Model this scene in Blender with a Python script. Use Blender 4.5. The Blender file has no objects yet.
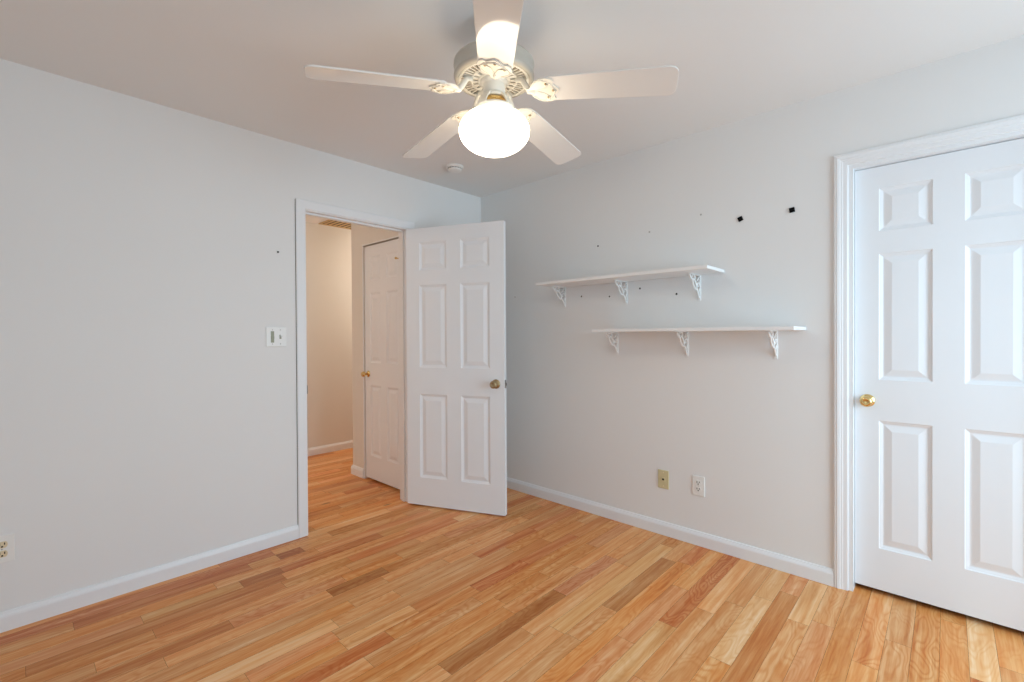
import bpy, bmesh, math, random
from mathutils import Vector, Matrix

C = bpy.context.scene.collection
S = bpy.context.scene
PI = math.pi
R = math.radians

# ------------------------------------------------------------------ camera
F_PX, YAW, PITCH, ROLL = 466.13, 0.7516, -0.0070, -0.0053
CAM = Vector((-2.7678, -2.9457, 1.2514))
fw0 = Vector((math.cos(YAW), math.sin(YAW), 0)); rt = Vector((math.sin(YAW), -math.cos(YAW), 0)); zz = Vector((0, 0, 1))
fw = math.cos(PITCH) * fw0 + math.sin(PITCH) * zz
up = math.cos(PITCH) * zz - math.sin(PITCH) * fw0
c_, s_ = math.cos(ROLL), math.sin(ROLL)
cr = c_ * rt + s_ * up          # roll about the viewing axis
cu = -s_ * rt + c_ * up
cam_d = bpy.data.cameras.new('camera')
cam_d.sensor_fit = 'HORIZONTAL'; cam_d.sensor_width = 36
cam_d.lens = F_PX * 36 / 1024
cam_d.shift_y = (338.33 - 341) / 1024
cam_d.clip_start = 0.02
cam = bpy.data.objects.new('camera', cam_d); C.objects.link(cam)
m = Matrix((cr, cu, -fw)).transposed().to_4x4(); m.translation = CAM
cam.matrix_world = m
S.camera = cam

# ------------------------------------------------------------------ light and exposure
S.view_settings.view_transform = 'Standard'
S.view_settings.look = 'None'
S.view_settings.gamma = 1
S.view_settings.use_curve_mapping = False
S.view_settings.exposure = 0.05
S.cycles.max_bounces = 14
S.cycles.diffuse_bounces = 8
S.cycles.use_denoising = True
w = bpy.data.worlds.new('sky'); S.world = w; w.use_nodes = True
w.node_tree.nodes['Background'].inputs[0].default_value = (0.75, 0.88, 1.0, 1)
w.node_tree.nodes['Background'].inputs[1].default_value = 1.0


def area_light(name, loc, direction, sx, sy, power, col):
    d = bpy.data.lights.new(name, 'AREA'); d.shape = 'RECTANGLE'; d.size = sx; d.size_y = sy
    d.energy = power; d.color = col
    o = bpy.data.objects.new(name, d); C.objects.link(o); o.location = loc
    o.rotation_euler = Vector(direction).to_track_quat('-Z', 'Y').to_euler()
    return o


# daylight through the window in the wall behind the camera, and through the one in the wall beside it
area_light('window_daylight', (-0.85, -4.55, 1.22), (0, 1, -0.50), 1.54, 1.66, 60, (0.60, 0.84, 1.0))
area_light('side_window_daylight', (-3.55, -2.6, 1.22), (1, 0, -0.35), 1.54, 1.66, 4, (0.60, 0.84, 1.0))
# warm hall lamp round the corner; unseen fill added to brighten hall door
for hx, hy, hz, he in ((0.45, 1.42, 1.95, 14), (-2.9, 0.95, 2.15, 17)):
    pl = bpy.data.lights.new('hall_lamp_and_fill', 'POINT'); pl.energy = he; pl.color = (1.0, 0.87, 0.74); pl.shadow_soft_size = 0.12
    plo = bpy.data.objects.new('hall_lamp_and_fill', pl); C.objects.link(plo); plo.location = (hx, hy, hz)
GLOBE_STRENGTH = 11.0
GLOBE_COLOR = (1.0, 0.86, 0.65)


# ------------------------------------------------------------------ materials
def nodes_of(name):
    mt = bpy.data.materials.new(name); mt.use_nodes = True
    nt = mt.node_tree
    return mt, nt, nt.nodes['Principled BSDF']


def mat(name, col, rough=0.5, metal=0.0, spec=0.5, noise=0.0, nscale=8.0, bump=0.0, bscale=300.0, coat=0.0):
    """Plain procedural material: colour with a little broad noise and a fine bump."""
    mt, nt, b = nodes_of(name)
    b.inputs['Roughness'].default_value = rough
    b.inputs['Metallic'].default_value = metal
    b.inputs['Specular IOR Level'].default_value = spec
    if coat: b.inputs['Coat Weight'].default_value = coat; b.inputs['Coat Roughness'].default_value = 0.08
    tc = nt.nodes.new('ShaderNodeTexCoord')
    if noise:
        n = nt.nodes.new('ShaderNodeTexNoise'); n.inputs['Scale'].default_value = nscale; n.inputs['Detail'].default_value = 3
        nt.links.new(tc.outputs['Object'], n.inputs['Vector'])
        mx = nt.nodes.new('ShaderNodeMix'); mx.data_type = 'RGBA'
        mx.inputs[6].default_value = (*[c * (1 - noise) for c in col], 1)
        mx.inputs[7].default_value = (*[min(1, c * (1 + noise)) for c in col], 1)
        nt.links.new(n.outputs[0], mx.inputs[0]); nt.links.new(mx.outputs[2], b.inputs['Base Color'])
    else:
        b.inputs['Base Color'].default_value = (*col, 1)
    if bump:
        n2 = nt.nodes.new('ShaderNodeTexNoise'); n2.inputs['Scale'].default_value = bscale; n2.inputs['Detail'].default_value = 2
        nt.links.new(tc.outputs['Object'], n2.inputs['Vector'])
        bp = nt.nodes.new('ShaderNodeBump'); bp.inputs['Strength'].default_value = bump; bp.inputs['Distance'].default_value = 0.002
        nt.links.new(n2.outputs[0], bp.inputs['Height']); nt.links.new(bp.outputs[0], b.inputs['Normal'])
    return mt


M = {}
M['wall'] = mat('white_wall_paint', (0.787, 0.789, 0.785), 0.62, spec=0.3, noise=0.012, nscale=2.0, bump=0.10, bscale=160)
M['ceiling'] = mat('white_ceiling_paint', (0.80, 0.795, 0.785), 0.8, spec=0.2, noise=0.012, nscale=2.0, bump=0.10, bscale=160)
M['hall'] = mat('cream_hall_paint', (0.73, 0.70, 0.65), 0.65, spec=0.3, noise=0.012, nscale=2.0, bump=0.08, bscale=160)
M['trim'] = mat('white_trim_paint', (0.805, 0.82, 0.838), 0.33, spec=0.5, noise=0.008, nscale=5)
M['door'] = mat('white_door_paint', (0.80, 0.825, 0.855), 0.36, spec=0.5, noise=0.008, nscale=4, bump=0.05, bscale=220)
M['white'] = mat('white_plastic', (0.82, 0.82, 0.80), 0.35, noise=0.01, nscale=20)
M['ivory'] = mat('ivory_plastic', (0.62, 0.55, 0.33), 0.38, noise=0.03, nscale=40)
M['almond'] = mat('almond_plastic', (0.72, 0.62, 0.42), 0.38, noise=0.02, nscale=40)
M['grey_green'] = mat('grey_green_plastic', (0.34, 0.35, 0.25), 0.45, noise=0.03, nscale=60)
M['slot'] = mat('dark_slot', (0.02, 0.017, 0.014), 0.7, noise=0.1, nscale=60)
M['black'] = mat('black_foam', (0.006, 0.006, 0.006), 0.85, spec=0.1, noise=0.2, nscale=200)
M['brass'] = mat('polished_brass', (0.78, 0.56, 0.24), 0.22, metal=1.0, noise=0.06, nscale=30)
M['old_brass'] = mat('aged_brass', (0.42, 0.33, 0.19), 0.38, metal=1.0, noise=0.12, nscale=60)
M['steel'] = mat('grey_steel', (0.33, 0.32, 0.31), 0.35, metal=1.0, noise=0.1, nscale=60)
M['screw'] = mat('dark_screw', (0.045, 0.04, 0.037), 0.5, metal=0.5, noise=0.2, nscale=90)
M['plug'] = mat('grey_wall_plug', (0.48, 0.46, 0.44), 0.6, noise=0.05, nscale=90)
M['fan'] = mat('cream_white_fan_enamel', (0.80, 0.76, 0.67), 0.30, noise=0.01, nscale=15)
M['fan_side'] = mat('shaded_beige_fan_enamel', (0.50, 0.465, 0.40), 0.35, noise=0.01, nscale=15)  # beige enamel, darkened further for the motor side's self-shadow
M['blade'] = mat('glossy_white_blade_laminate', (0.78, 0.765, 0.74), 0.07, spec=0.55, noise=0.012, nscale=9)
M['recess'] = mat('gold_brown_motor_recess', (0.20, 0.12, 0.035), 0.6, noise=0.15, nscale=60)
M['shelf'] = mat('white_shelf_melamine', (0.85, 0.85, 0.85), 0.35, noise=0.008, nscale=9)
M['iron'] = mat('white_painted_cast_iron', (0.82, 0.82, 0.81), 0.4, noise=0.02, nscale=60, bump=0.08, bscale=300)
M['vent'] = mat('tan_painted_vent', (0.55, 0.38, 0.17), 0.5, noise=0.05, nscale=30)
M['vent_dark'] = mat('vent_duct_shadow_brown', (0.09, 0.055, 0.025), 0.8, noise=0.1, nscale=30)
M['groove'] = mat('dark_plank_joint', (0.10, 0.045, 0.018), 0.9, noise=0.1, nscale=30)

# opal globe: a glowing lamp
gm, gnt, gb = nodes_of('lit_opal_glass')
gb.inputs['Base Color'].default_value = (0.9, 0.88, 0.84, 1); gb.inputs['Roughness'].default_value = 0.2
gb.inputs['Emission Color'].default_value = (*GLOBE_COLOR, 1); 
# the bulb sits low in the globe: its shoulder under the fitter glows less
_tc = gnt.nodes.new('ShaderNodeTexCoord'); _sx = gnt.nodes.new('ShaderNodeSeparateXYZ'); gnt.links.new(_tc.outputs['Object'], _sx.inputs[0])
_mr = gnt.nodes.new('ShaderNodeMapRange'); _mr.inputs[1].default_value = 2.03 - 2.44; _mr.inputs[2].default_value = 2.10 - 2.44
_mr.inputs[3].default_value = GLOBE_STRENGTH; _mr.inputs[4].default_value = GLOBE_STRENGTH * 0.17
gnt.links.new(_sx.outputs[2], _mr.inputs[0]); gnt.links.new(_mr.outputs[0], gb.inputs['Emission Strength'])
M['globe'] = gm


def oak():
    """Oak strip flooring: each plank carries its own tone (attribute), with streaked grain and cathedral figure along it."""
    mt, nt, b = nodes_of('oak_strip_flooring')
    N, L = nt.nodes, nt.links

    def math_(op, a, bb=None):
        n = N.new('ShaderNodeMath'); n.operation = op
        for i, v in enumerate((a, bb)):
            if v is None: continue
            if isinstance(v, (int, float)): n.inputs[i].default_value = v
            else: L.new(v, n.inputs[i])
        return n.outputs[0]
    tone = N.new('ShaderNodeAttribute'); tone.attribute_name = 'tone'
    seed = N.new('ShaderNodeAttribute'); seed.attribute_name = 'seed'
    sep = N.new('ShaderNodeSeparateColor'); L.new(seed.outputs['Color'], sep.inputs[0])
    tc = N.new('ShaderNodeTexCoord')
    xyz = N.new('ShaderNodeSeparateXYZ'); L.new(tc.outputs['Object'], xyz.inputs[0])

    def coord(sx, sy, k):
        cb = N.new('ShaderNodeCombineXYZ')
        L.new(math_('ADD', math_('MULTIPLY', xyz.outputs[0], sx), math_('MULTIPLY', sep.outputs[0], 37.0 * k)), cb.inputs[0])
        L.new(math_('ADD', math_('MULTIPLY', xyz.outputs[1], sy), math_('MULTIPLY', sep.outputs[1], 23.0 * k)), cb.inputs[1])
        L.new(math_('MULTIPLY', sep.outputs[2], 11.0), cb.inputs[2])
        return cb.outputs[0]
    # fine pores
    n1 = N.new('ShaderNodeTexNoise'); n1.inputs['Scale'].default_value = 1; n1.inputs['Detail'].default_value = 5; n1.inputs['Roughness'].default_value = 0.6
    L.new(coord(6, 120, 1), n1.inputs['Vector'])
    # broad streaks
    n2 = N.new('ShaderNodeTexNoise'); n2.inputs['Scale'].default_value = 1; n2.inputs['Detail'].default_value = 3
    L.new(coord(2.0, 34, 1.7), n2.inputs['Vector'])
    # cathedral figure: contour lines of a stretched noise field
    n3 = N.new('ShaderNodeTexNoise'); n3.inputs['Scale'].default_value = 1; n3.inputs['Detail'].default_value = 1.5
    L.new(coord(3.0, 11, 2.3), n3.inputs['Vector'])
    rings = math_('SINE', math_('MULTIPLY', n3.outputs[0], 95.0))
    rings = math_('MULTIPLY', math_('ADD', rings, 1.0), 0.5)
    rings = math_('POWER', rings, 2.2)
    # figure strength differs from plank to plank
    figure = math_('MULTIPLY', rings, math_('MULTIPLY', sep.outputs[2], 0.20))
    dark = math_('ADD', math_('MULTIPLY', math_('SUBTRACT', n1.outputs[0], 0.5), 0.62), math_('MULTIPLY', math_('SUBTRACT', n2.outputs[0], 0.5), 0.9))
    dark = math_('SUBTRACT', dark, figure)
    # sapwood / mineral streaks
    n4 = N.new('ShaderNodeTexNoise'); n4.inputs['Scale'].default_value = 1; n4.inputs['Detail'].default_value = 2
    L.new(coord(1.1, 17, 3.1), n4.inputs['Vector'])
    rmp = N.new('ShaderNodeMapRange'); rmp.inputs[1].default_value = 0.60; rmp.inputs[2].default_value = 0.72
    L.new(n4.outputs[0], rmp.inputs[0])
    mxm = N.new('ShaderNodeMix'); mxm.data_type = 'RGBA'; mxm.blend_type = 'MULTIPLY'
    mxm.inputs[7].default_value = (0.80, 0.62, 0.42, 1)
    L.new(math_('MULTIPLY', rmp.outputs[0], 0.75), mxm.inputs[0]); L.new(tone.outputs['Color'], mxm.inputs[6])
    # knots, rare
    v = N.new('ShaderNodeTexVoronoi'); v.inputs['Scale'].default_value = 1
    L.new(coord(2.2, 7.5, 0.7), v.inputs['Vector'])
    kn = N.new('ShaderNodeMapRange'); kn.inputs[1].default_value = 0.035; kn.inputs[2].default_value = 0.10; kn.inputs[3].default_value = 1; kn.inputs[4].default_value = 0
    L.new(v.outputs['Distance'], kn.inputs[0])
    vs = N.new('ShaderNodeSeparateColor'); L.new(v.outputs['Color'], vs.inputs[0])
    kf = math_('MULTIPLY', kn.outputs[0], math_('GREATER_THAN', vs.outputs[0], 0.80))
    # darker grain is deeper in colour as well: raise the tone to a power
    mul = N.new('ShaderNodeGamma')
    L.new(mxm.outputs[2], mul.inputs[0]); L.new(math_('SUBTRACT', 1.0, math_('MULTIPLY', dark, 1.35)), mul.inputs[1])
    mk = N.new('ShaderNodeMix'); mk.data_type = 'RGBA'; mk.inputs[7].default_value = (0.13, 0.055, 0.02, 1)
    L.new(math_('MULTIPLY', kf, 0.75), mk.inputs[0]); L.new(mul.outputs[0], mk.inputs[6])
    L.new(mk.outputs[2], b.inputs['Base Color'])
    rr = math_('ADD', 0.33, math_('MULTIPLY', n1.outputs[0], 0.12)); L.new(rr, b.inputs['Roughness'])
    b.inputs['Specular IOR Level'].default_value = 0.25
    bp = N.new('ShaderNodeBump'); bp.inputs['Strength'].default_value = 0.12; bp.inputs['Distance'].default_value = 0.001
    L.new(n1.outputs[0], bp.inputs['Height']); L.new(bp.outputs[0], b.inputs['Normal'])
    return mt


M['oak'] = oak()


# ------------------------------------------------------------------ mesh helpers
class MB:
    def __init__(s): s.bm = bmesh.new()

    def box(s, lo, hi, mi=0):
        v = [s.bm.verts.new((x, y, z)) for z in (lo[2], hi[2]) for y in (lo[1], hi[1]) for x in (lo[0], hi[0])]
        for f in ((0, 2, 3, 1), (4, 5, 7, 6), (0, 1, 5, 4), (2, 6, 7, 3), (0, 4, 6, 2), (1, 3, 7, 5)):
            s.bm.faces.new([v[i] for i in f]).material_index = mi
        return s

    def lathe(s, prof, segs=32, mtx=None, mi=0, smooth=True):
        """prof: (radius, height) pairs turned about z, then moved by mtx."""
        rings = []
        for r, h in prof:
            if r < 1e-6:
                rings.append([s.bm.verts.new((0, 0, h))])
            else:
                rings.append([s.bm.verts.new((r * math.cos(2 * PI * k / segs), r * math.sin(2 * PI * k / segs), h)) for k in range(segs)])
        for a, b in zip(rings, rings[1:]):
            for k in range(segs):
                k2 = (k + 1) % segs
                if len(a) == 1 and len(b) == 1: continue
                vs = [a[0], b[k], b[k2]] if len(a) == 1 else ([a[k], b[0], a[k2]] if len(b) == 1 else [a[k], b[k], b[k2], a[k2]])
                f = s.bm.faces.new(vs); f.material_index = mi; f.smooth = smooth
        if mtx is not None:
            bmesh.ops.transform(s.bm, matrix=mtx, verts=[v for r in rings for v in r])
        return s

    def prism(s, pts, h0, h1, mtx=None, mi=0):
        """Polygon pts in xy, extruded from z=h0 to z=h1."""
        a = [s.bm.verts.new((x, y, h0)) for x, y in pts]; b = [s.bm.verts.new((x, y, h1)) for x, y in pts]
        n = len(pts)
        fs = [s.bm.faces.new(a[::-1]), s.bm.faces.new(b)]
        for i in range(n): fs.append(s.bm.faces.new([a[i], a[(i + 1) % n], b[(i + 1) % n], b[i]]))
        for f in fs: f.material_index = mi
        if mtx is not None: bmesh.ops.transform(s.bm, matrix=mtx, verts=a + b)
        return s

    def tube(s, pts, r, segs=8, flat=None):
        """Round (or flattened) bar along a polyline in space."""
        pts = [Vector(p) for p in pts]; rings = []
        for i, p in enumerate(pts):
            t = (pts[min(i + 1, len(pts) - 1)] - pts[max(i - 1, 0)]).normalized()
            ref = Vector((0, 1, 0)) if abs(t.y) < 0.9 else Vector((1, 0, 0))
            u = t.cross(ref).normalized(); v = t.cross(u).normalized()
            rv = r if flat is None else flat
            rings.append([s.bm.verts.new(p + u * r * math.cos(2 * PI * k / segs) + v * rv * math.sin(2 * PI * k / segs)) for k in range(segs)])
        for a, b in zip(rings, rings[1:]):
            for k in range(segs):
                f = s.bm.faces.new([a[k], b[k], b[(k + 1) % segs], a[(k + 1) % segs]]); f.smooth = True
        s.bm.faces.new(rings[0][::-1]); s.bm.faces.new(rings[-1])
        return s

    def build(s, name, material, parent=None, loc=None, rot=None, bevel=0.0, shade=False):
        bmesh.ops.recalc_face_normals(s.bm, faces=s.bm.faces)
        me = bpy.data.meshes.new(name); s.bm.to_mesh(me); s.bm.free()
        for mm in (material if isinstance(material, (list, tuple)) else [material]): me.materials.append(mm)
        o = bpy.data.objects.new(name, me); C.objects.link(o)
        if parent is not None: o.parent = parent
        if loc is not None: o.location = loc
        if rot is not None: o.rotation_euler = rot
        if bevel:
            bv = o.modifiers.new('bevel', 'BEVEL'); bv.width = bevel; bv.segments = 2; bv.limit_method = 'ANGLE'; bv.angle_limit = R(40)
        return o


def empty(name, loc=(0, 0, 0), rz=0.0):
    o = bpy.data.objects.new(name, None); C.objects.link(o); o.location = loc; o.rotation_euler = (0, 0, rz)
    o.empty_display_size = 0.05
    return o


def tag(o, label=None, cat=None, group=None, kind=None):
    if label: o['label'] = label
    if cat: o['category'] = cat
    if group: o['group'] = group
    if kind: o['kind'] = kind
    return o


def copy_tree(o, parent=None):
    c = o.copy(); C.objects.link(c)
    if parent is not None: c.parent = parent
    for ch in list(o.children): copy_tree(ch, c)
    return c


def basis(ox, ux, uy, uz):
    """Matrix whose local x, y, z run along ux, uy, uz with origin ox."""
    mt = Matrix((Vector(ux), Vector(uy), Vector(uz))).transposed().to_4x4(); mt.translation = Vector(ox)
    return mt


# ------------------------------------------------------------------ the room shell
H = 2.44
X0, X1 = -3.50, 1.20          # left end of the rooms, far end of the hall
Y0, Y1 = -4.50, 1.93          # wall behind the camera, far hall wall
T = 0.115                     # wall thickness
DX0, DX1, DZ = -1.508, -0.756, 2.041     # doorway to the hall (clear of the jambs)
J = 0.018                     # jamb thickness
CY0, CY1, CZ = -3.286, -2.612, 2.045     # closet doorway
HX, HY = -0.670, 1.000        # hall closet: side wall plane, corner
HD0, HD1, HDZ = 0.185, 0.788, 2.036      # hall closet doorway
WX0, WX1, WZ0, WZ1 = -1.65, -0.05, 0.37, 2.07     # window behind the camera
SY0, SY1 = -3.40, -1.80                            # window in the wall on the left of the camera


def floor():
    rnd = random.Random(11)
    bm = bmesh.new()
    tone = bm.loops.layers.float_color.new('tone'); seed = bm.loops.layers.float_color.new('seed')
    W = 0.082; base = -2.596
    tan, gold, pink, brown, pale, red, dark = (0.72, 0.342, 0.132), (0.69, 0.298, 0.094), (0.72, 0.318, 0.128), (0.61, 0.240, 0.074), (0.79, 0.450, 0.210), (0.64, 0.228, 0.074), (0.47, 0.168, 0.050)
    cols = [tan, gold, pink, brown, pale, red, dark]
    wts = [36, 30, 16, 10, 5, 7, 1]
    # planks that can be told apart in the room: (x from, x to, y on the plank, colour)
    special = [(-.931, -.356, -2.30, pale), (-.456, -.02, -2.47, pale), (-.40, -.01, -2.55, tan), (-1.204, -.14, -1.73, (0.74, 0.385, 0.15)),
               (-1.344, -.851, -2.03, (0.76, 0.42, 0.18)), (-.968, -.484, -1.568, (0.68, 0.31, 0.15)), (-1.675, -.969, -1.56, (0.47, 0.185, 0.055)),
               (-1.867, -1.523, -1.128, pale), (-1.728, -1.421, -.78, (0.46, 0.175, 0.05)), (-2.185, -1.798, -.378, dark), (-1.754, -1.618, -.14, dark),
               (-2.389, -1.992, -.325, (0.67, 0.33, 0.12)), (-.918, -.296, -1.80, (0.52, 0.215, 0.07)), (-2.9, -1.754, -.06, (0.62, 0.225, 0.085)), (-2.6, -1.9, -.14, (0.56, 0.20, 0.065))]
    k0 = int(math.floor((Y0 - T - base) / W)); k1 = int(math.ceil((Y1 + T - base) / W))
    g = 0.0004
    for k in range(k0, k1):
        ya, yb = base + k * W, base + (k + 1) * W
        sp = sorted(s for s in special if ya <= s[2] < yb)
        cuts = []; x = X0 - T - rnd.uniform(0, .5)
        def fill(x, end):
            while x < end:
                ln = rnd.choice((.34, .45, .55, .7, .85, 1.0, 1.25)) * rnd.uniform(.9, 1.1)
                nx = x + ln
                if end - nx < .22: nx = end
                cuts.append((x, nx, cols[rnd.choices(range(7), wts)[0]], True)); x = nx
        for a, b_, _, cc in sp:
            if a > x: fill(x, a)
            cuts.append((max(a, x), b_, cc, False)); x = b_
        fill(x, X1 + T)
        for a, b_, cc, jit in cuts:
            a2, b2 = max(a, X0 - T), min(b_, X1 + T)
            if b2 - a2 < .01: continue
            f = bm.faces.new([bm.verts.new(p) for p in ((a2 + g, max(ya, Y0 - T) + g, 0), (b2 - g, max(ya, Y0 - T) + g, 0), (b2 - g, min(yb, Y1 + T) - g, 0), (a2 + g, min(yb, Y1 + T) - g, 0))])
            q = rnd.uniform(.91, 1.09) if jit else rnd.uniform(.97, 1.03)
            sd = (rnd.random(), rnd.random(), rnd.random(), 1)
            for lp in f.loops:
                lp[tone] = (cc[0] * q, cc[1] * q, cc[2] * q, 1); lp[seed] = sd
    # dark bed under the joints, and the slab's underside
    lo, hi = (X0 - T, Y0 - T, -0.06), (X1 + T, Y1 + T, -0.0012)
    v = [bm.verts.new((x, y, z)) for z in (lo[2], hi[2]) for y in (lo[1], hi[1]) for x in (lo[0], hi[0])]
    for fi in ((0, 2, 3, 1), (4, 5, 7, 6), (0, 1, 5, 4), (2, 6, 7, 3), (0, 4, 6, 2), (1, 3, 7, 5)):
        bm.faces.new([v[i] for i in fi]).material_index = 1
    me = bpy.data.meshes.new('floor'); bm.to_mesh(me); bm.free()
    me.materials.append(M['oak']); me.materials.append(M['groove'])
    o = bpy.data.objects.new('floor', me); C.objects.link(o)
    return tag(o, 'oak strip floor of mixed tan, golden and reddish brown planks', 'floor', kind='structure')


floor()
st = lambda o, lab, cat: tag(o, lab, cat, kind='structure')
st(MB().box((X0 - T, Y0 - T, H), (X1 + T, Y1 + T, H + .08)).build('ceiling', M['ceiling']), 'flat matte white ceiling above the room', 'ceiling')

# wall with the doorway (left of the picture)
b = MB()
b.box((X0, 0, 0), (DX0 - J, T, H)); b.box((DX1 + J, 0, 0), (T, T, H)); b.box((DX0 - J, 0, DZ + J), (DX1 + J, T, H))
st(b.build('wall_left', M['wall']), 'white painted wall holding the open doorway and light switch', 'wall')
# wall with shelves and closet door
b = MB()
b.box((0, CY1 + J, 0), (T, 0, H)); b.box((0, Y0, 0), (T, CY0 - J, H)); b.box((0, CY0 - J, CZ + J), (T, CY1 + J, H))
st(b.build('wall_right', M['wall']), 'white painted wall holding the two shelves and closet door', 'wall')
# wall behind the camera, with a window
b = MB()
b.box((X0 - T, Y0 - T, 0), (WX0, Y0, H)); b.box((WX1, Y0 - T, 0), (X1 + T, Y0, H)); b.box((WX0, Y0 - T, 0), (WX1, Y0, WZ0)); b.box((WX0, Y0 - T, WZ1), (WX1, Y0, H))
st(b.build('wall_back', M['wall']), 'white painted wall with a window behind the viewer', 'wall')
b = MB()
b.box((X0 - T, Y0, 0), (X0, SY0, H)); b.box((X0 - T, SY1, 0), (X0, Y1 + T, H)); b.box((X0 - T, SY0, 0), (X0, SY1, WZ0)); b.box((X0 - T, SY0, WZ1), (X0, SY1, H))
st(b.build('wall_side', M['wall']), 'white painted wall with a window beside the viewer', 'wall')
# hall
b = MB()
b.box((X0, Y1, 0), (X1 + T, Y1 + T, H))
st(b.build('wall_hall_far', M['hall']), 'warm lit cream wall at the far side of the hall', 'wall')
b = MB()
b.box((HX, T, 0), (HX + .09, HD0, H)); b.box((HX, HD1, 0), (HX + .09, HY, H)); b.box((HX, HD0, HDZ), (HX + .09, HD1, H))
b.box((HX + .09, HY - .09, 0), (X1, HY, H))
st(b.build('wall_hall_side', M['hall']), 'cream hall wall holding the narrow closed door', 'wall')
st(MB().box((X1, Y0, 0), (X1 + T, Y1, H)).build('wall_hall_end', M['hall']), 'cream end wall of the hall', 'wall')


# windows behind the viewer: frame and sash bars (daylight source)
def window(name, along, a0, a1, at, lab):
    f = MB(); d = .05
    def bx(u0, u1, z0, z1, t0, t1):
        if along == 'x': f.box((u0, at - t1, z0), (u1, at - t0, z1))
        else: f.box((at - t1, u0, z0), (at - t0, u1, z1))
    bx(a0, a0 + d, WZ0, WZ1, .0, .10); bx(a1 - d, a1, WZ0, WZ1, .0, .10)
    bx(a0 + d, a1 - d, WZ0, WZ0 + d, 0, .10); bx(a0 + d, a1 - d, WZ1 - d, WZ1, 0, .10)
    zm = (WZ0 + WZ1) / 2; bx(a0 + d, a1 - d, zm - .02, zm + .02, .03, .07)
    st(f.build(name, M['trim']), lab, 'window')


window('window_1', 'x', WX0, WX1, Y0, 'white window frame behind the viewer')
window('window_2', 'y', SY0, SY1, X0, 'white window frame in the side wall beside the viewer')

# baseboards: profile (out from wall, height)
BP = [(0, 0), (.014, 0), (.014, .058), (.012, .066), (.008, .074), (.006, .081), (0, .082)]


def baseboard(name, axis, a0, a1, at, out, lab, material, end0=0.0, end1=0.0):
    """Runs along axis from a0 to a1 on the wall plane at; out = -1 or +1 into the room. end* lengthen the front for mitred corners."""
    bm = MB(); rows = []
    for a, e in ((a0, end0), (a1, end1)):
        r = []
        for t, z in BP:
            p = (a + e * t / .014, at + out * t, z) if axis == 'x' else (at + out * t, a + e * t / .014, z)
            r.append(bm.bm.verts.new(p))
        rows.append(r)
    n = len(BP)
    for i in range(n): bm.bm.faces.new([rows[0][i], rows[0][(i + 1) % n], rows[1][(i + 1) % n], rows[1][i]])
    bm.bm.faces.new(rows[0]); bm.bm.faces.new(rows[1][::-1])
    return st(bm.build(name, material), lab, 'baseboard')


CW = .057
baseboard('baseboard_left', 'x', X0, DX0 - .006 - CW - .001, 0, -1, 'white baseboard below the light switch wall', M['trim'])
baseboard('baseboard_behind_door', 'x', DX1 + .006 + CW + .001, 0, 0, -1, 'white baseboard in the corner behind the open door', M['trim'], 0, -.014)
baseboard('baseboard_right', 'y', CY1 + .018 + CW + .001, 0, 0, -1, 'white baseboard below the shelves', M['trim'], 0, -.014)
baseboard('baseboard_hall_far', 'x', X0, X1, Y1, -1, 'cream white baseboard at the far hall wall', M['trim'])
baseboard('baseboard_hall_side', 'y', HD1 + .016, HY, HX, -1, 'short white baseboard between hall door and hall corner', M['trim'], 0, .014)
baseboard('baseboard_hall_corner', 'x', HX, X1, HY, 1, 'white baseboard around the hall corner', M['trim'], -.014, 0)

# casings: profile (distance out from the opening, thickness)
CP = [(0, 0), (0, .007), (.004, .0095), (.020, .0105), (.024, .0125), (.028, .0125), (.034, .0150), (.044, .0165), (.048, .0145), (.053, .0145), (.057, .0125), (.057, 0)]
CPF = [(0, 0), (0, .009), (.003, .011), (.050, .013), (.054, .012), (.057, .009), (.057, 0)]


def casing(mb, axis, u0, u1, ztop, at, out, prof, rev=.006):
    """Mitred three-sided casing round an opening u0..u1 up to ztop."""
    rows = []
    for st_ in range(4):
        r = []
        for d, t in prof:
            d2 = d + rev
            u = u0 - d2 if st_ < 2 else u1 + d2
            z = 0.0 if st_ in (0, 3) else ztop + d2
            r.append(mb.bm.verts.new((u, at + out * t, z) if axis == 'x' else (at + out * t, u, z)))
        rows.append(r)
    n = len(prof)
    for a, b_ in zip(rows, rows[1:]):
        for i in range(n): mb.bm.faces.new([a[i], a[(i + 1) % n], b_[(i + 1) % n], b_[i]])
    mb.bm.faces.new(rows[0]); mb.bm.faces.new(rows[3][::-1])


# doorway to the hall: jambs, stop, casing, strike plate
tr = empty('trim_1', (DX0, 0, 0))
st(tr, 'white door frame and casing around the opening to the hall', 'door frame')
ox = DX0
b = MB(); casing(b, 'x', 0, DX1 - ox, DZ, 0, -1, CPF)
b.build('casing', M['trim'], tr)
b = MB()
b.box((-J, .0, 0), (0, T, DZ + J)); b.box((DX1 - ox, .0, 0), (DX1 - ox + J, T, DZ + J)); b.box((0, .0, DZ), (DX1 - ox, T, DZ + J))
b.build('jamb', M['trim'], tr)
b = MB()
b.box((0, .042, 0), (.011, .078, DZ)); b.box((DX1 - ox - .011, .042, 0), (DX1 - ox, .078, DZ)); b.box((.011, .042, DZ - .011), (DX1 - ox - .011, .078, DZ))
b.build('door_stop', M['trim'], tr)
b = MB(); casing(b, 'x', 0, DX1 - ox, DZ, T, 1, CPF); b.build('hall_casing', M['trim'], tr)
b = MB(); b.box((0, .008, .885), (.0016, .036, .945)); b.prism([(-.001, .885), (-.001, .945), (-.009, .935), (-.009, .895)], 0, .0014, basis((0.001, 0.004, 0), (0, 1, 0), (0, 0, 1), (1, 0, 0)))
b.build('strike_plate', M['steel'], tr)['label'] = 'grey metal strike plate'

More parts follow.
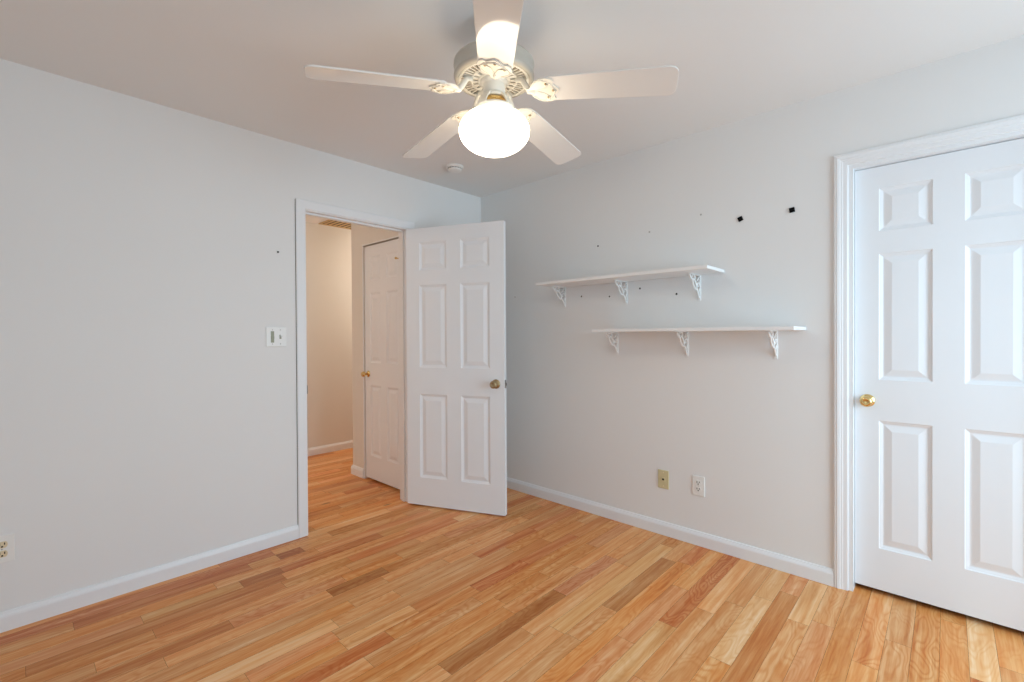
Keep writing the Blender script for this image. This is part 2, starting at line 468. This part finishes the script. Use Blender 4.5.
# closet doorway trim
b = MB(); b.box((-.0655, -.0035, .084), (-.0628, .0, DZ + .058)); b.build('shadow_gap_strip', mat('gap_shade_dark', (0.22, 0.21, 0.19), 0.9, noise=0.1), tr)['label'] = 'dark strip for the shadow gap along the casing edge'  # solid strip, its dark colour stands for shade in the casing gap
tr = empty('trim_2', (0, CY1, 0))
st(tr, 'white stepped casing around the closet door', 'door frame')
b = MB(); casing(b, 'y', CY0 - CY1, 0, CZ, 0, -1, CP, .018); b.build('casing', M['trim'], tr)
b = MB(); b.box((0, 0, 0), (T, J, CZ + J)); b.box((0, CY0 - CY1 - J, 0), (T, CY0 - CY1, CZ + J)); b.box((0, CY0 - CY1, CZ), (T, 0, CZ + J)); b.build('jamb', M['trim'], tr)
# narrow trim round the hall closet door
tr = empty('trim_3', (HX, HD1, 0))
st(tr, 'narrow cream trim around the closed hall door', 'door frame')
b = MB(); casing(b, 'y', HD0 - HD1, 0, HDZ, 0, -1, [(0, 0), (0, .006), (.010, .006), (.010, 0)], rev=.0)
b.build('casing', M['trim'], tr)


# ------------------------------------------------------------------ doors
def door_slab(width, z0, z1, stile, mull, thick, rows):
    """Six-panel moulded door in its own frame: x along the width, -y is the face, z up. rows: (z from, z to)."""
    bm = MB(); B = bm.bm
    pw = (width - 2 * stile - mull) / 2
    cols = [(stile, stile + pw), (stile + pw + mull, width - stile)]
    xs = [0, cols[0][0], cols[0][1], cols[1][0], cols[1][1], width]
    zs = [z0] + [z for r in rows for z in r] + [z1]
    prof = [(0, 0), (.003, .0035), (.009, .0060), (.014, .0085), (.017, .0090), (.022, .0085), (.046, .0022), (.049, .0018)]
    for side in (-1, 1):
        yf = 0 if side < 0 else thick
        def P(x, z, d): return B.verts.new((x, yf + (d if side < 0 else -d), z))
        for i in range(5):
            for j in range(len(zs) - 1):
                a0, a1, c0, c1 = xs[i], xs[i + 1], zs[j], zs[j + 1]
                panel = i in (1, 3) and j % 2 == 1
                if not panel:
                    B.faces.new([P(a0, c0, 0), P(a1, c0, 0), P(a1, c1, 0), P(a0, c1, 0)]); continue
                prev = None
                for ins, d in prof:
                    ring = [P(a0 + ins, c0 + ins, d), P(a1 - ins, c0 + ins, d), P(a1 - ins, c1 - ins, d), P(a0 + ins, c1 - ins, d)]
                    if prev:
                        for q in range(4): B.faces.new([prev[q], prev[(q + 1) % 4], ring[(q + 1) % 4], ring[q]])
                    prev = ring
                B.faces.new(prev)
    def V(x, y, z): return B.verts.new((x, y, z))
    for x in (0, width): B.faces.new([V(x, 0, z0), V(x, thick, z0), V(x, thick, z1), V(x, 0, z1)])
    for z in (z0, z1): B.faces.new([V(0, 0, z), V(width, 0, z), V(width, thick, z), V(0, thick, z)])
    bmesh.ops.remove_doubles(B, verts=B.verts, dist=1e-5)
    return bm


def knob_parts(parent, x, z, face_y, sign, material, sc=1.0):
    """Round door knob with rosette; the axis leaves the face along sign*y."""
    mtx = basis((x, face_y, z), (1, 0, 0), (0, 0, -sign), (0, sign, 0))
    ros = MB().lathe([(0, .0), (.032 * sc, .0), (.032 * sc, .003), (.029 * sc, .007), (.018 * sc, .010), (.013 * sc, .012), (0, .012)], 28, mtx).build('rosette', material, parent)
    kn = MB().lathe([(0, .012), (.011 * sc, .012), (.010 * sc, .026), (.013 * sc, .031), (.022 * sc, .036), (.0265 * sc, .044), (.0265 * sc, .052), (.022 * sc, .060), (.014 * sc, .0640), (.012 * sc, .0625), (0, .0625)], 28, mtx).build('knob', material, parent)
    return ros, kn


def hinge(parent, x, y, z, mtl, leaf=(1, 0)):
    h = .089
    b = MB()
    b.lathe([(0, -h / 2 - .004), (.004, -h / 2 - .003), (.0062, -h / 2), (.0062, h / 2), (.004, h / 2 + .003), (0, h / 2 + .004)], 12, Matrix.Translation((x, y, z)))
    o = b.build('hinge', mtl, parent)
    return o


ROWS = lambda z0: [(z0 + .203, z0 + .812), (z0 + 1.008, z0 + 1.606), (z0 + 1.714, z0 + 1.917)]

# open bedroom door: hinged on the right jamb, swung past square into the room
ang = math.atan2(-.917, .3987)
d1 = empty('door_1', (-.785, -.025, 0), ang)
st(d1, 'white six-panel door standing open into the room, brass knob near its free edge', 'door')
b = door_slab(.769, .012, 2.034, .109, .112, .035, ROWS(.012))
# in the slab's frame -y is the face; after turning by ang the face normal is (-.917, -.399), which looks at the viewer
b.build('slab', M['door'], d1, loc=(.003, 0, 0), bevel=.0012)
knob_parts(d1, .709, .915, 0, -1, M['old_brass'])
knob_parts(d1, .709, .915, .035, 1, M['old_brass'])
b = MB(); b.box((.772, .006, .887), (.7735, .029, .943)); b.prism([(0, .009), (.012, .009), (.004, .026), (0, .026)], .906, .924, Matrix.Translation((.7735, 0, 0)))
b.build('latch', M['steel'], d1)['label'] = 'grey steel latch plate and bolt'
for z in (.245, 1.04, 1.80):
    b = MB(); b.box((.0005, .004, z - .045), (.003, .031, z + .045)); b.box((-.0035, .030, z - .045), (.0005, .0345, z + .045))
    b.lathe([(0, -.049), (.004, -.048), (.0058, -.045), (.0058, .045), (.004, .048), (0, .049)], 12, Matrix.Translation((-.001, .0385, z)))
    b.build('hinge', M['old_brass'], d1)['label'] = 'aged brass hinge'

# closet door in the right wall: x of the slab runs towards -y of the room, face looks to -x
d2 = empty('door_2', (.045, CY1 - .0012, 0), -PI / 2)
st(d2, 'closed white six-panel closet door beside the shelves, brass knob on its left', 'door')
cw = CY1 - CY0 - .003
b = door_slab(cw, .027, CZ - .003, .094, .105, .035, ROWS(.022))
b.build('slab', M['door'], d2, bevel=.0012)
knob_parts(d2, .050, .927, 0, -1, M['brass'], .95)

# narrow closed door in the hall
d3 = empty('door_3', (HX + .008, HD1 - .004, 0), -PI / 2)
st(d3, 'narrow closed six-panel hall closet door with a polished brass knob', 'door')
b = door_slab(HD1 - HD0 - .008, .018, HDZ - .010, .085, .095, .032, ROWS(.014))
b.build('slab', M['door'], d3, bevel=.001)
knob_parts(d3, .052, .921, 0, -1, M['brass'], .85)
b = MB(); mx = basis((.545, 0, 1.864), (1, 0, 0), (0, 0, 1), (0, -1, 0))
b.lathe([(0, 0), (.012, 0), (.011, .003), (.005, .006), (.0045, .028), (.008, .032), (.010, .038), (.007, .044), (0, .045)], 16, mx)
b.build('hook', M['brass'], d3)['label'] = 'small brass hook near the top'

# ------------------------------------------------------------------ ceiling fan
FX, FY = -1.512, -1.6862
fan = tag(empty('ceiling_fan', (FX, FY, H)), 'white five-blade ceiling fan with a lit opal globe hanging from the ceiling', 'ceiling fan')
zc = lambda z: z - H
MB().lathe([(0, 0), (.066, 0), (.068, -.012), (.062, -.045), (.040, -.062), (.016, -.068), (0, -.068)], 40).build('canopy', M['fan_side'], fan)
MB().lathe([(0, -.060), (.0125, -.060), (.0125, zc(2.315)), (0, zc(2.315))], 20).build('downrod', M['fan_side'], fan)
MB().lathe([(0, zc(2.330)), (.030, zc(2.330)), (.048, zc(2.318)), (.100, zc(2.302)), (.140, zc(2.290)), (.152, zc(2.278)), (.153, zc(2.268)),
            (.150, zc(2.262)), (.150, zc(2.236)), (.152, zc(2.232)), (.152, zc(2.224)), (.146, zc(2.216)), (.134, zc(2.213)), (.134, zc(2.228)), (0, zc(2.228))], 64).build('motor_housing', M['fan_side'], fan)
MB().lathe([(.052, zc(2.2275)), (.133, zc(2.2275))], 64).build('motor_recess', M['recess'], fan)['label'] = 'gold brown recess behind the vent slots'
# vented bottom plate: rings and radial fins
b = MB()
for r0, r1 in ((.124, .1345), (.082, .090), (.050, .062)):
    b.lathe([(r0, zc(2.2145)), (r1, zc(2.2135)), (r1, zc(2.221)), (r0, zc(2.221)), (r0, zc(2.2145))], 64)
for k in range(44):
    a = 2 * PI * k / 44
    b.prism([(.089, -.0018), (.125, -.0026), (.125, .0026), (.089, .0018)], zc(2.2150), zc(2.2215), Matrix.Rotation(a, 4, 'Z'))
for k in range(18):
    a = 2 * PI * (k + .5) / 18
    b.prism([(.060, -.006), (.083, -.0085), (.083, .0085), (.060, .006)], zc(2.2150), zc(2.2215), Matrix.Rotation(a, 4, 'Z'))
b.build('vent_plate', M['fan'], fan)
MB().lathe([(0, zc(2.222)), (.052, zc(2.222)), (.052, zc(2.205)), (.044, zc(2.200)), (.0425, zc(2.196)), (.0425, zc(2.158)), (.040, zc(2.154)), (0, zc(2.154))], 40).build('switch_housing', M['fan'], fan)
# light fitter: a collar with four flared arms holding the globe's lip, round a brass cup
b = MB().lathe([(.030, zc(2.160)), (.046, zc(2.160)), (.048, zc(2.154)), (.046, zc(2.148)), (.030, zc(2.148)), (.030, zc(2.160))], 40)
b.lathe([(.066, zc(2.112)), (.073, zc(2.112)), (.074, zc(2.106)), (.073, zc(2.098)), (.066, zc(2.098)), (.066, zc(2.112))], 48)
for k in range(4):
    mx = Matrix.Rotation(R(226.2 + 52 + 90 * k), 4, 'Z') @ basis((0, -.017, 0), (1, 0, 0), (0, 0, 1), (0, -1, 0))
    b.prism([(.043, zc(2.158)), (.049, zc(2.156)), (.060, zc(2.140)), (.070, zc(2.122)), (.0745, zc(2.108)), (.0725, zc(2.100)), (.068, zc(2.100)), (.068, zc(2.118)), (.056, zc(2.138)), (.043, zc(2.150))], -.034, 0, mx)
b.build('light_fitter', M['fan'], fan)
MB().lathe([(0, zc(2.150)), (.034, zc(2.150)), (.044, zc(2.142)), (.050, zc(2.128)), (.055, zc(2.110)), (0, zc(2.110))], 40).build('lamp_cup', M['brass'], fan)['label'] = 'brass cup above the globe'
gl = [(.0, zc(2.109)), (.060, zc(2.108)), (.0635, zc(2.102))]
a_, bb_ = .134, .084
for k in range(30):
    t = R(60) - (R(60) + PI / 2) * k / 29
    gl.append((max(0, a_ * math.cos(t)), zc(2.024) + bb_ * math.sin(t)))
gl[-1] = (0, zc(2.024) - bb_)
MB().lathe(gl, 48).build('globe', M['globe'], fan)['label'] = 'glowing opal glass globe'

# blades and irons, built once along +x, then copied round the hub
PITCHB, DROOP = R(-12), R(4.6)
ZB = 2.176


def rounded_blade():
    r0, r1 = .190, .662
    w0, w1 = .120, .140
    pts = []
    def arc(cx, cy, rad, a0, a1, n=7):
        for i in range(n): pts.append((cx + rad * math.cos(a0 + (a1 - a0) * i / (n - 1)), cy + rad * math.sin(a0 + (a1 - a0) * i / (n - 1))))
    c0, c1 = .030, .032
    arc(r0 + c0, -w0 / 2 + c0, c0, PI, 1.5 * PI); arc(r1 - c1, -w1 / 2 + c1, c1, 1.5 * PI, 2 * PI); arc(r1 - c1, w1 / 2 - c1, c1, 0, .5 * PI); arc(r0 + c0, w0 / 2 - c0, c0, .5 * PI, PI)
    return pts


tilt = Matrix.Rotation(DROOP, 4, 'Y') @ Matrix.Rotation(PITCHB, 4, 'X')
b = MB().prism(rounded_blade(), -.003, .003, tilt)
blade0 = b.build('blade', M['blade'], fan, loc=(0, 0, zc(ZB)), bevel=.0015)
# iron: arm from the motor, flaring to a scalloped shell screwed under the blade
pts = [(.128, -.013), (.142, -.014), (.150, -.030), (.165, -.048), (.185, -.058), (.205, -.060), (.222, -.055), (.233, -.043), (.228, -.030),
       (.236, -.020), (.247, -.008), (.249, 0)]
pts = pts + [(x, -y) for x, y in pts[-2::-1]]
b = MB().prism(pts, -.0085, -.0032, tilt)
def iron_curve(p, r=.0026): b.tube([tilt @ Vector((x, y, -.0095)) for x, y in p], r, 6)
iron_curve([(.150, 0), (.175, .004), (.198, .014), (.212, .030), (.208, .045), (.192, .050)])
iron_curve([(.150, 0), (.175, -.004), (.198, -.014), (.212, -.030), (.208, -.045), (.192, -.050)])
iron_curve([(.215, -.040), (.228, -.018), (.238, 0), (.228, .018), (.215, .040)])
iron_curve([(.152, -.024), (.170, -.046), (.195, -.056)]); iron_curve([(.152, .024), (.170, .046), (.195, .056)])
pin = tilt @ Vector((.140, 0, -.006))
b.tube([(.085, 0, zc(2.210) - zc(ZB)), (.108, 0, zc(2.206) - zc(ZB)), (.122, 0, (zc(2.206) - zc(ZB) + pin.z) / 2), tuple(pin), tuple(tilt @ Vector((.160, 0, -.006)))], .011, 8, .006)
iron0 = b.build('blade_iron', M['fan'], fan, loc=(0, 0, zc(ZB)), bevel=0)
for x, y in ((.205, -.034), (.205, .034), (.228, 0)):
    b = MB().lathe([(0, -.0125), (.003, -.0122), (.0048, -.0105), (.005, -.0085), (0, -.0085)], 10, tilt @ Matrix.Translation((x, y, 0)))
    b.build('screw', M['old_brass'], iron0)
for k in range(5):
    a = R(226.2 + 72 * k)
    bl = blade0 if k == 0 else copy_tree(blade0)
    ir = iron0 if k == 0 else copy_tree(iron0)
    bl.rotation_euler = (0, 0, a); ir.rotation_euler = (0, 0, a)

# ------------------------------------------------------------------ smoke detector on the ceiling
sd = tag(empty('smoke_detector', (-.635, -.41, H)), 'small round white smoke detector on the ceiling beyond the fan', 'smoke detector')
MB().lathe([(0, 0), (.062, 0), (.062, -.010), (.058, -.014), (0, -.014)], 40).build('base', M['white'], sd)
b = MB().lathe([(.050, -.014), (.050, -.024), (.046, -.030), (.030, -.033), (0, -.034)], 40)
b.build('cover', M['white'], sd)
b = MB()
for k in range(16):
    a0, a1 = 2 * PI * k / 16 + .05, 2 * PI * (k + 1) / 16 - .05
    b.prism([(.0495 * math.cos(a0), .0495 * math.sin(a0)), (.0505 * math.cos(a0), .0505 * math.sin(a0)), (.0505 * math.cos(a1), .0505 * math.sin(a1)), (.0495 * math.cos(a1), .0495 * math.sin(a1))], -.022, -.0165)
b.build('slot', M['slot'], sd)['label'] = 'dark ring of air slots'

# ------------------------------------------------------------------ hall ceiling vent
vt = tag(empty('ceiling_vent', (-.375, 1.74, H)), 'tan slatted air vent on the hall ceiling seen through the doorway', 'vent')
vx, vy = .185, .165
b = MB(); b.box((-vx, -vy, -.008), (-vx + .022, vy, 0)); b.box((vx - .022, -vy, -.008), (vx, vy, 0)); b.box((-vx + .022, -vy, -.008), (vx - .022, -vy + .022, 0)); b.box((-vx + .022, vy - .022, -.008), (vx - .022, vy, 0))
b.build('frame', M['vent'], vt, bevel=.002)
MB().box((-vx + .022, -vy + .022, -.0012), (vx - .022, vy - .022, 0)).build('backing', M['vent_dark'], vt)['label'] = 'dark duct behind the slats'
b = MB()
for k in range(6):
    x = -vx + .055 + k * (2 * vx - .110) / 5
    b.prism([(x - .012, -.0015), (x - .010, -.0015), (x + .012, -.006), (x + .010, -.006)], -vy + .022, vy - .022, basis((0, 0, 0), (1, 0, 0), (0, 0, 1), (0, 1, 0)))
b.build('slats', M['vent'], vt)

# ------------------------------------------------------------------ shelves and brackets
SD = .262


def shelf(y0, y1, z, lab, nm='wall_shelf'):
    o = tag(empty(nm, (0, (y0 + y1) / 2, z)), lab, 'shelf', 'white wall shelves')
    h = (y1 - y0) / 2
    MB().box((-SD, -h, 0), (-.001, h, .018)).build('board', M['shelf'], o, bevel=.0015)
    return o


UZ, LZ = 1.599, 1.268
shelf(-2.018, -.832, UZ, 'upper of the two white wall shelves, below the black pads')
shelf(-2.418, -1.297, LZ, 'lower of the two white wall shelves, nearer the closet door')


def bracket():
    """Cast scroll bracket in its own frame: wall at x=0, arm along -x under the shelf at z=0, foot down the wall."""
    o = empty('shelf_bracket')
    D_, H_ = .150, .150
    MB().prism([(-.006, -.0045), (.006, -.0045), (.009, -.0025), (.009, 0), (-.009, 0), (-.009, -.0025)], -H_, 0, basis((0, 0, 0), (0, 1, 0), (1, 0, 0), (0, 0, 1))).build('wall_plate', M['iron'], o)
    MB().box((-D_, -.009, -.0045), (-.0047, .009, 0)).build('arm', M['iron'], o, bevel=.001)
    b = MB()
    def cv(p, r=.0042): b.tube([(x, 0, z) for x, z in p], r, 8, .006)
    def scroll(cx, cz, r0, r1, a0, a1, n=14):
        return [(cx + (r0 + (r1 - r0) * i / n) * math.cos(a0 + (a1 - a0) * i / n), cz + (r0 + (r1 - r0) * i / n) * math.sin(a0 + (a1 - a0) * i / n)) for i in range(n + 1)]
    # S-shaped brace from the arm's tip to the foot, an oval link in its middle and curls in both corners
    cv([(-.143, -.005), (-.138, -.016), (-.126, -.027), (-.112, -.033), (-.100, -.036)])
    cv([(-.046, -.082), (-.038, -.090), (-.027, -.099), (-.018, -.112), (-.011, -.126), (-.006, -.133)])
    cv([(-.073 + .036 * math.cos(t) * .7071 + .017 * math.sin(t) * .7071, -.059 - .036 * math.cos(t) * .7071 + .017 * math.sin(t) * .7071) for t in [2 * PI * i / 24 for i in range(25)]])
    cv(scroll(-.085, -.024, .020, .006, PI * .5, -PI * 1.0))
    cv(scroll(-.024, -.062, .020, .006, 0, PI * 1.5))
    cv([(-.005, -.006), (-.022, -.022), (-.036, -.034), (-.050, -.040)], .0036)
    cv([(-.120, -.030), (-.116, -.017), (-.108, -.008), (-.098, -.005)], .0034)
    cv([(-.022, -.104), (-.012, -.098), (-.007, -.088), (-.005, -.078)], .0034)
    b.build('scroll', M['iron'], o)
    for z in (-.020, -.122):
        b = MB().lathe([(0, .0065), (.0025, .0062), (.0042, .005), (.0045, .0035), (0, .0035)], 10, basis((0, 0, z), (0, 1, 0), (0, 0, -1), (-1, 0, 0)))
        b.build('screw', M['plug'], o)
    return o


br0 = bracket()
spots = [(-.893, UZ, 'white scroll bracket under the upper shelf, farthest from the closet door'),
         (-1.395, UZ, 'white scroll bracket under the middle of the upper shelf'),
         (-1.875, UZ, 'white scroll bracket under the upper shelf end nearer the closet door'),
         (-1.325, LZ, 'white scroll bracket under the lower shelf, farthest from the closet door'),
         (-1.800, LZ, 'white scroll bracket under the middle of the lower shelf'),
         (-2.279, LZ, 'white scroll bracket under the lower shelf end nearest the closet door')]
for i, (y, z, lab) in enumerate(spots):
    o = br0 if i == 0 else copy_tree(br0)
    o.location = (0, y, z); tag(o, lab, 'bracket', 'scroll brackets under the wall shelves')


# ------------------------------------------------------------------ plates on the walls
def duplex(o, body, plate_m):
    """Duplex outlet facing -y in its own frame, centred on z=0, wall at y=0."""
    b = MB().box((-.036, -.0055, -.0585), (.036, 0, .0585)); b.build('cover_plate', plate_m, o, bevel=.0025)
    for zz_ in (.0195, -.0195):
        pts = [(.0165 * math.cos(t), max(-.0135, min(.0135, .0175 * math.sin(t)))) for t in [2 * PI * i / 28 for i in range(28)]]
        rc = MB().prism(pts, 0, .0075, basis((0, 0, zz_), (1, 0, 0), (0, 0, 1), (0, -1, 0))).build('receptacle', body, o)
        b = MB()
        b.box((-.0092, -.0079, zz_ - .002), (-.0056, -.0074, zz_ + .0092)); b.box((.0056, -.0079, zz_ - .001), (.0092, -.0074, zz_ + .0086))
        b.lathe([(0, 0), (.0036, 0), (.0036, .0005), (0, .0005)], 12, basis((0, -.0074, zz_ - .0075), (1, 0, 0), (0, 0, 1), (0, -1, 0)))
        b.build('slots', M['slot'], rc)['label'] = 'dark plug slots'
    MB().lathe([(0, .0066), (.002, .0064), (.0034, .0055), (0, .0055)], 12, basis((0, 0, 0), (1, 0, 0), (0, 0, 1), (0, -1, 0))).build('screw', M['plug'], o)


o = tag(empty('outlet', (-2.808, 0, .350)), 'white outlet with almond receptacles on the left wall below the light switch wall', 'outlet')
o['label'] = 'outlet with almond receptacles low on the wall left of the doorway'
duplex(o, M['almond'], M['white'])
o = tag(empty('outlet', (0, -1.868, .352), -PI / 2), 'white duplex outlet low on the wall under the lower shelf', 'outlet')
duplex(o, M['white'], M['white'])
# ivory jack plate
o = tag(empty('jack_plate', (0, -1.650, .346), -PI / 2), 'yellowed ivory jack plate low on the wall beside the white outlet', 'jack plate')
MB().box((-.035, -.0055, -.0575), (.035, 0, .0575)).build('cover_plate', M['ivory'], o, bevel=.0025)
MB().prism([(-.012, -.011), (.012, -.011), (.012, .009), (.007, .013), (-.007, .013), (-.012, .009)], 0, .0085, basis((0, 0, 0), (1, 0, 0), (0, 0, 1), (0, -1, 0))).build('jack', M['ivory'], o)
b = MB(); b.box((-.0065, -.0090, -.005), (.0065, -.0084, .006)); b.build('jack_opening', M['slot'], o)['label'] = 'dark jack opening'
for z in (.042, -.042):
    b = MB().lathe([(0, .0066), (.002, .0064), (.0034, .0055), (0, .0055)], 12, basis((0, 0, z), (1, 0, 0), (0, 0, 1), (0, -1, 0)))
    b.build('screw', M['almond'], o)
# two-gang switch
o = tag(empty('light_switch', (-1.690, 0, 1.248)), 'white two-gang light switch on the wall left of the doorway', 'light switch')
MB().box((-.058, -.0055, -.0585), (.058, 0, .0585)).build('cover_plate', M['white'], o, bevel=.0025)
b = MB(); b.box((-.032, -.0062, -.034), (-.0135, -.0054, .034)); b.build('dimmer_track', M['grey_green'], o)['label'] = 'grey green dimmer track'
b = MB(); b.box((-.0305, -.0115, -.012), (-.014, -.0060, .004)); b.build('dimmer_slider', M['grey_green'], o, bevel=.001)['label'] = 'grey slider'
b = MB(); b.box((.0170, -.0060, -.012), (.0285, -.0053, .012)); b.build('toggle_slot', M['grey_green'], o)['label'] = 'grey toggle slot'
b = MB(); b.prism([(-.0040, 0), (.0040, 0), (.0032, .014), (-.0032, .014)], -.0045, .0045, basis((.0228, -.0054, .002), (1, 0, 0), (0, -1, .45), (0, .45, 1))); b.build('toggle', M['white'], o)
for x in (-.0225, .0228):
    for z in (.030 + .012, -.042):
        b = MB().lathe([(0, .0066), (.002, .0064), (.0034, .0055), (0, .0055)], 12, basis((x, 0, z), (1, 0, 0), (0, 0, 1), (0, -1, 0)))
        b.build('screw', M['plug'], o)

# ------------------------------------------------------------------ small things left on the walls
def pad(y, z, rot, lab):
    h = .0125
    b = MB().prism([(-h, -h), (h, -h), (h, h), (-h, h)], 0, .006, Matrix.Rotation(rot, 4, 'Z'))
    o = b.build('adhesive_pad', M['black'], None, bevel=.0015)
    o.matrix_world = basis((0, y, z), (0, -1, 0), (0, 0, 1), (-1, 0, 0))
    tag(o, lab, 'adhesive pad', 'black pads on the wall above the shelves')


pad(-2.103, 1.890, R(20), 'black square pad stuck to the wall, the one farther from the closet door')
pad(-2.355, 1.893, R(8), 'black square pad stuck to the wall, the one nearer the closet door')


def screw(name, y, z, r, mtl, lab, cat, grp, wall='r'):
    b = MB().lathe([(0, .0035), (r * .35, .0032), (r * .45, .0024), (r * .8, .0022), (r, .0008), (r, 0), (0, 0)], 14)
    o = b.build(name, mtl)
    o.matrix_world = basis((0, y, z), (0, -1, 0), (0, 0, 1), (-1, 0, 0)) if wall == 'r' else basis((y, 0, z), (1, 0, 0), (0, 0, 1), (0, -1, 0))
    tag(o, lab, cat, grp)


G1, G2 = 'screws between the two shelves', 'wall plugs above the upper shelf'
screw('wall_screw', -1.039, 1.524, .0058, M['screw'], 'dark screw below the upper shelf, just right of its first bracket', 'screw', G1)
screw('wall_screw', -1.267, 1.510, .0055, M['screw'], 'dark screw below the upper shelf, just left of its middle bracket', 'screw', G1)
screw('wall_screw', -1.493, 1.548, .0060, M['screw'], 'dark screw below the upper shelf, just right of its middle bracket', 'screw', G1)
screw('wall_screw', -1.736, 1.497, .0065, M['screw'], 'dark screw below the upper shelf, just left of its last bracket', 'screw', G1)
screw('wall_plug', -1.178, 1.864, .0060, M['screw'], 'dark wall plug above the upper shelf, lowest of the three', 'wall plug', G2)
screw('wall_plug', -1.560, 1.902, .0060, M['plug'], 'pale wall plug above the middle of the upper shelf', 'wall plug', G2)
screw('wall_plug', -1.885, 1.954, .0060, M['plug'], 'pale wall plug above the upper shelf end, highest of the three', 'wall plug', G2)
screw('wall_plug', -.395, 1.558, .0060, M['plug'], 'pale grey wall plug beside the free edge of the open door', 'wall plug', None)
screw('nail', -1.675, 1.759, .0060, M['screw'], 'dark nail in the wall above the light switch', 'nail', None, 'l')
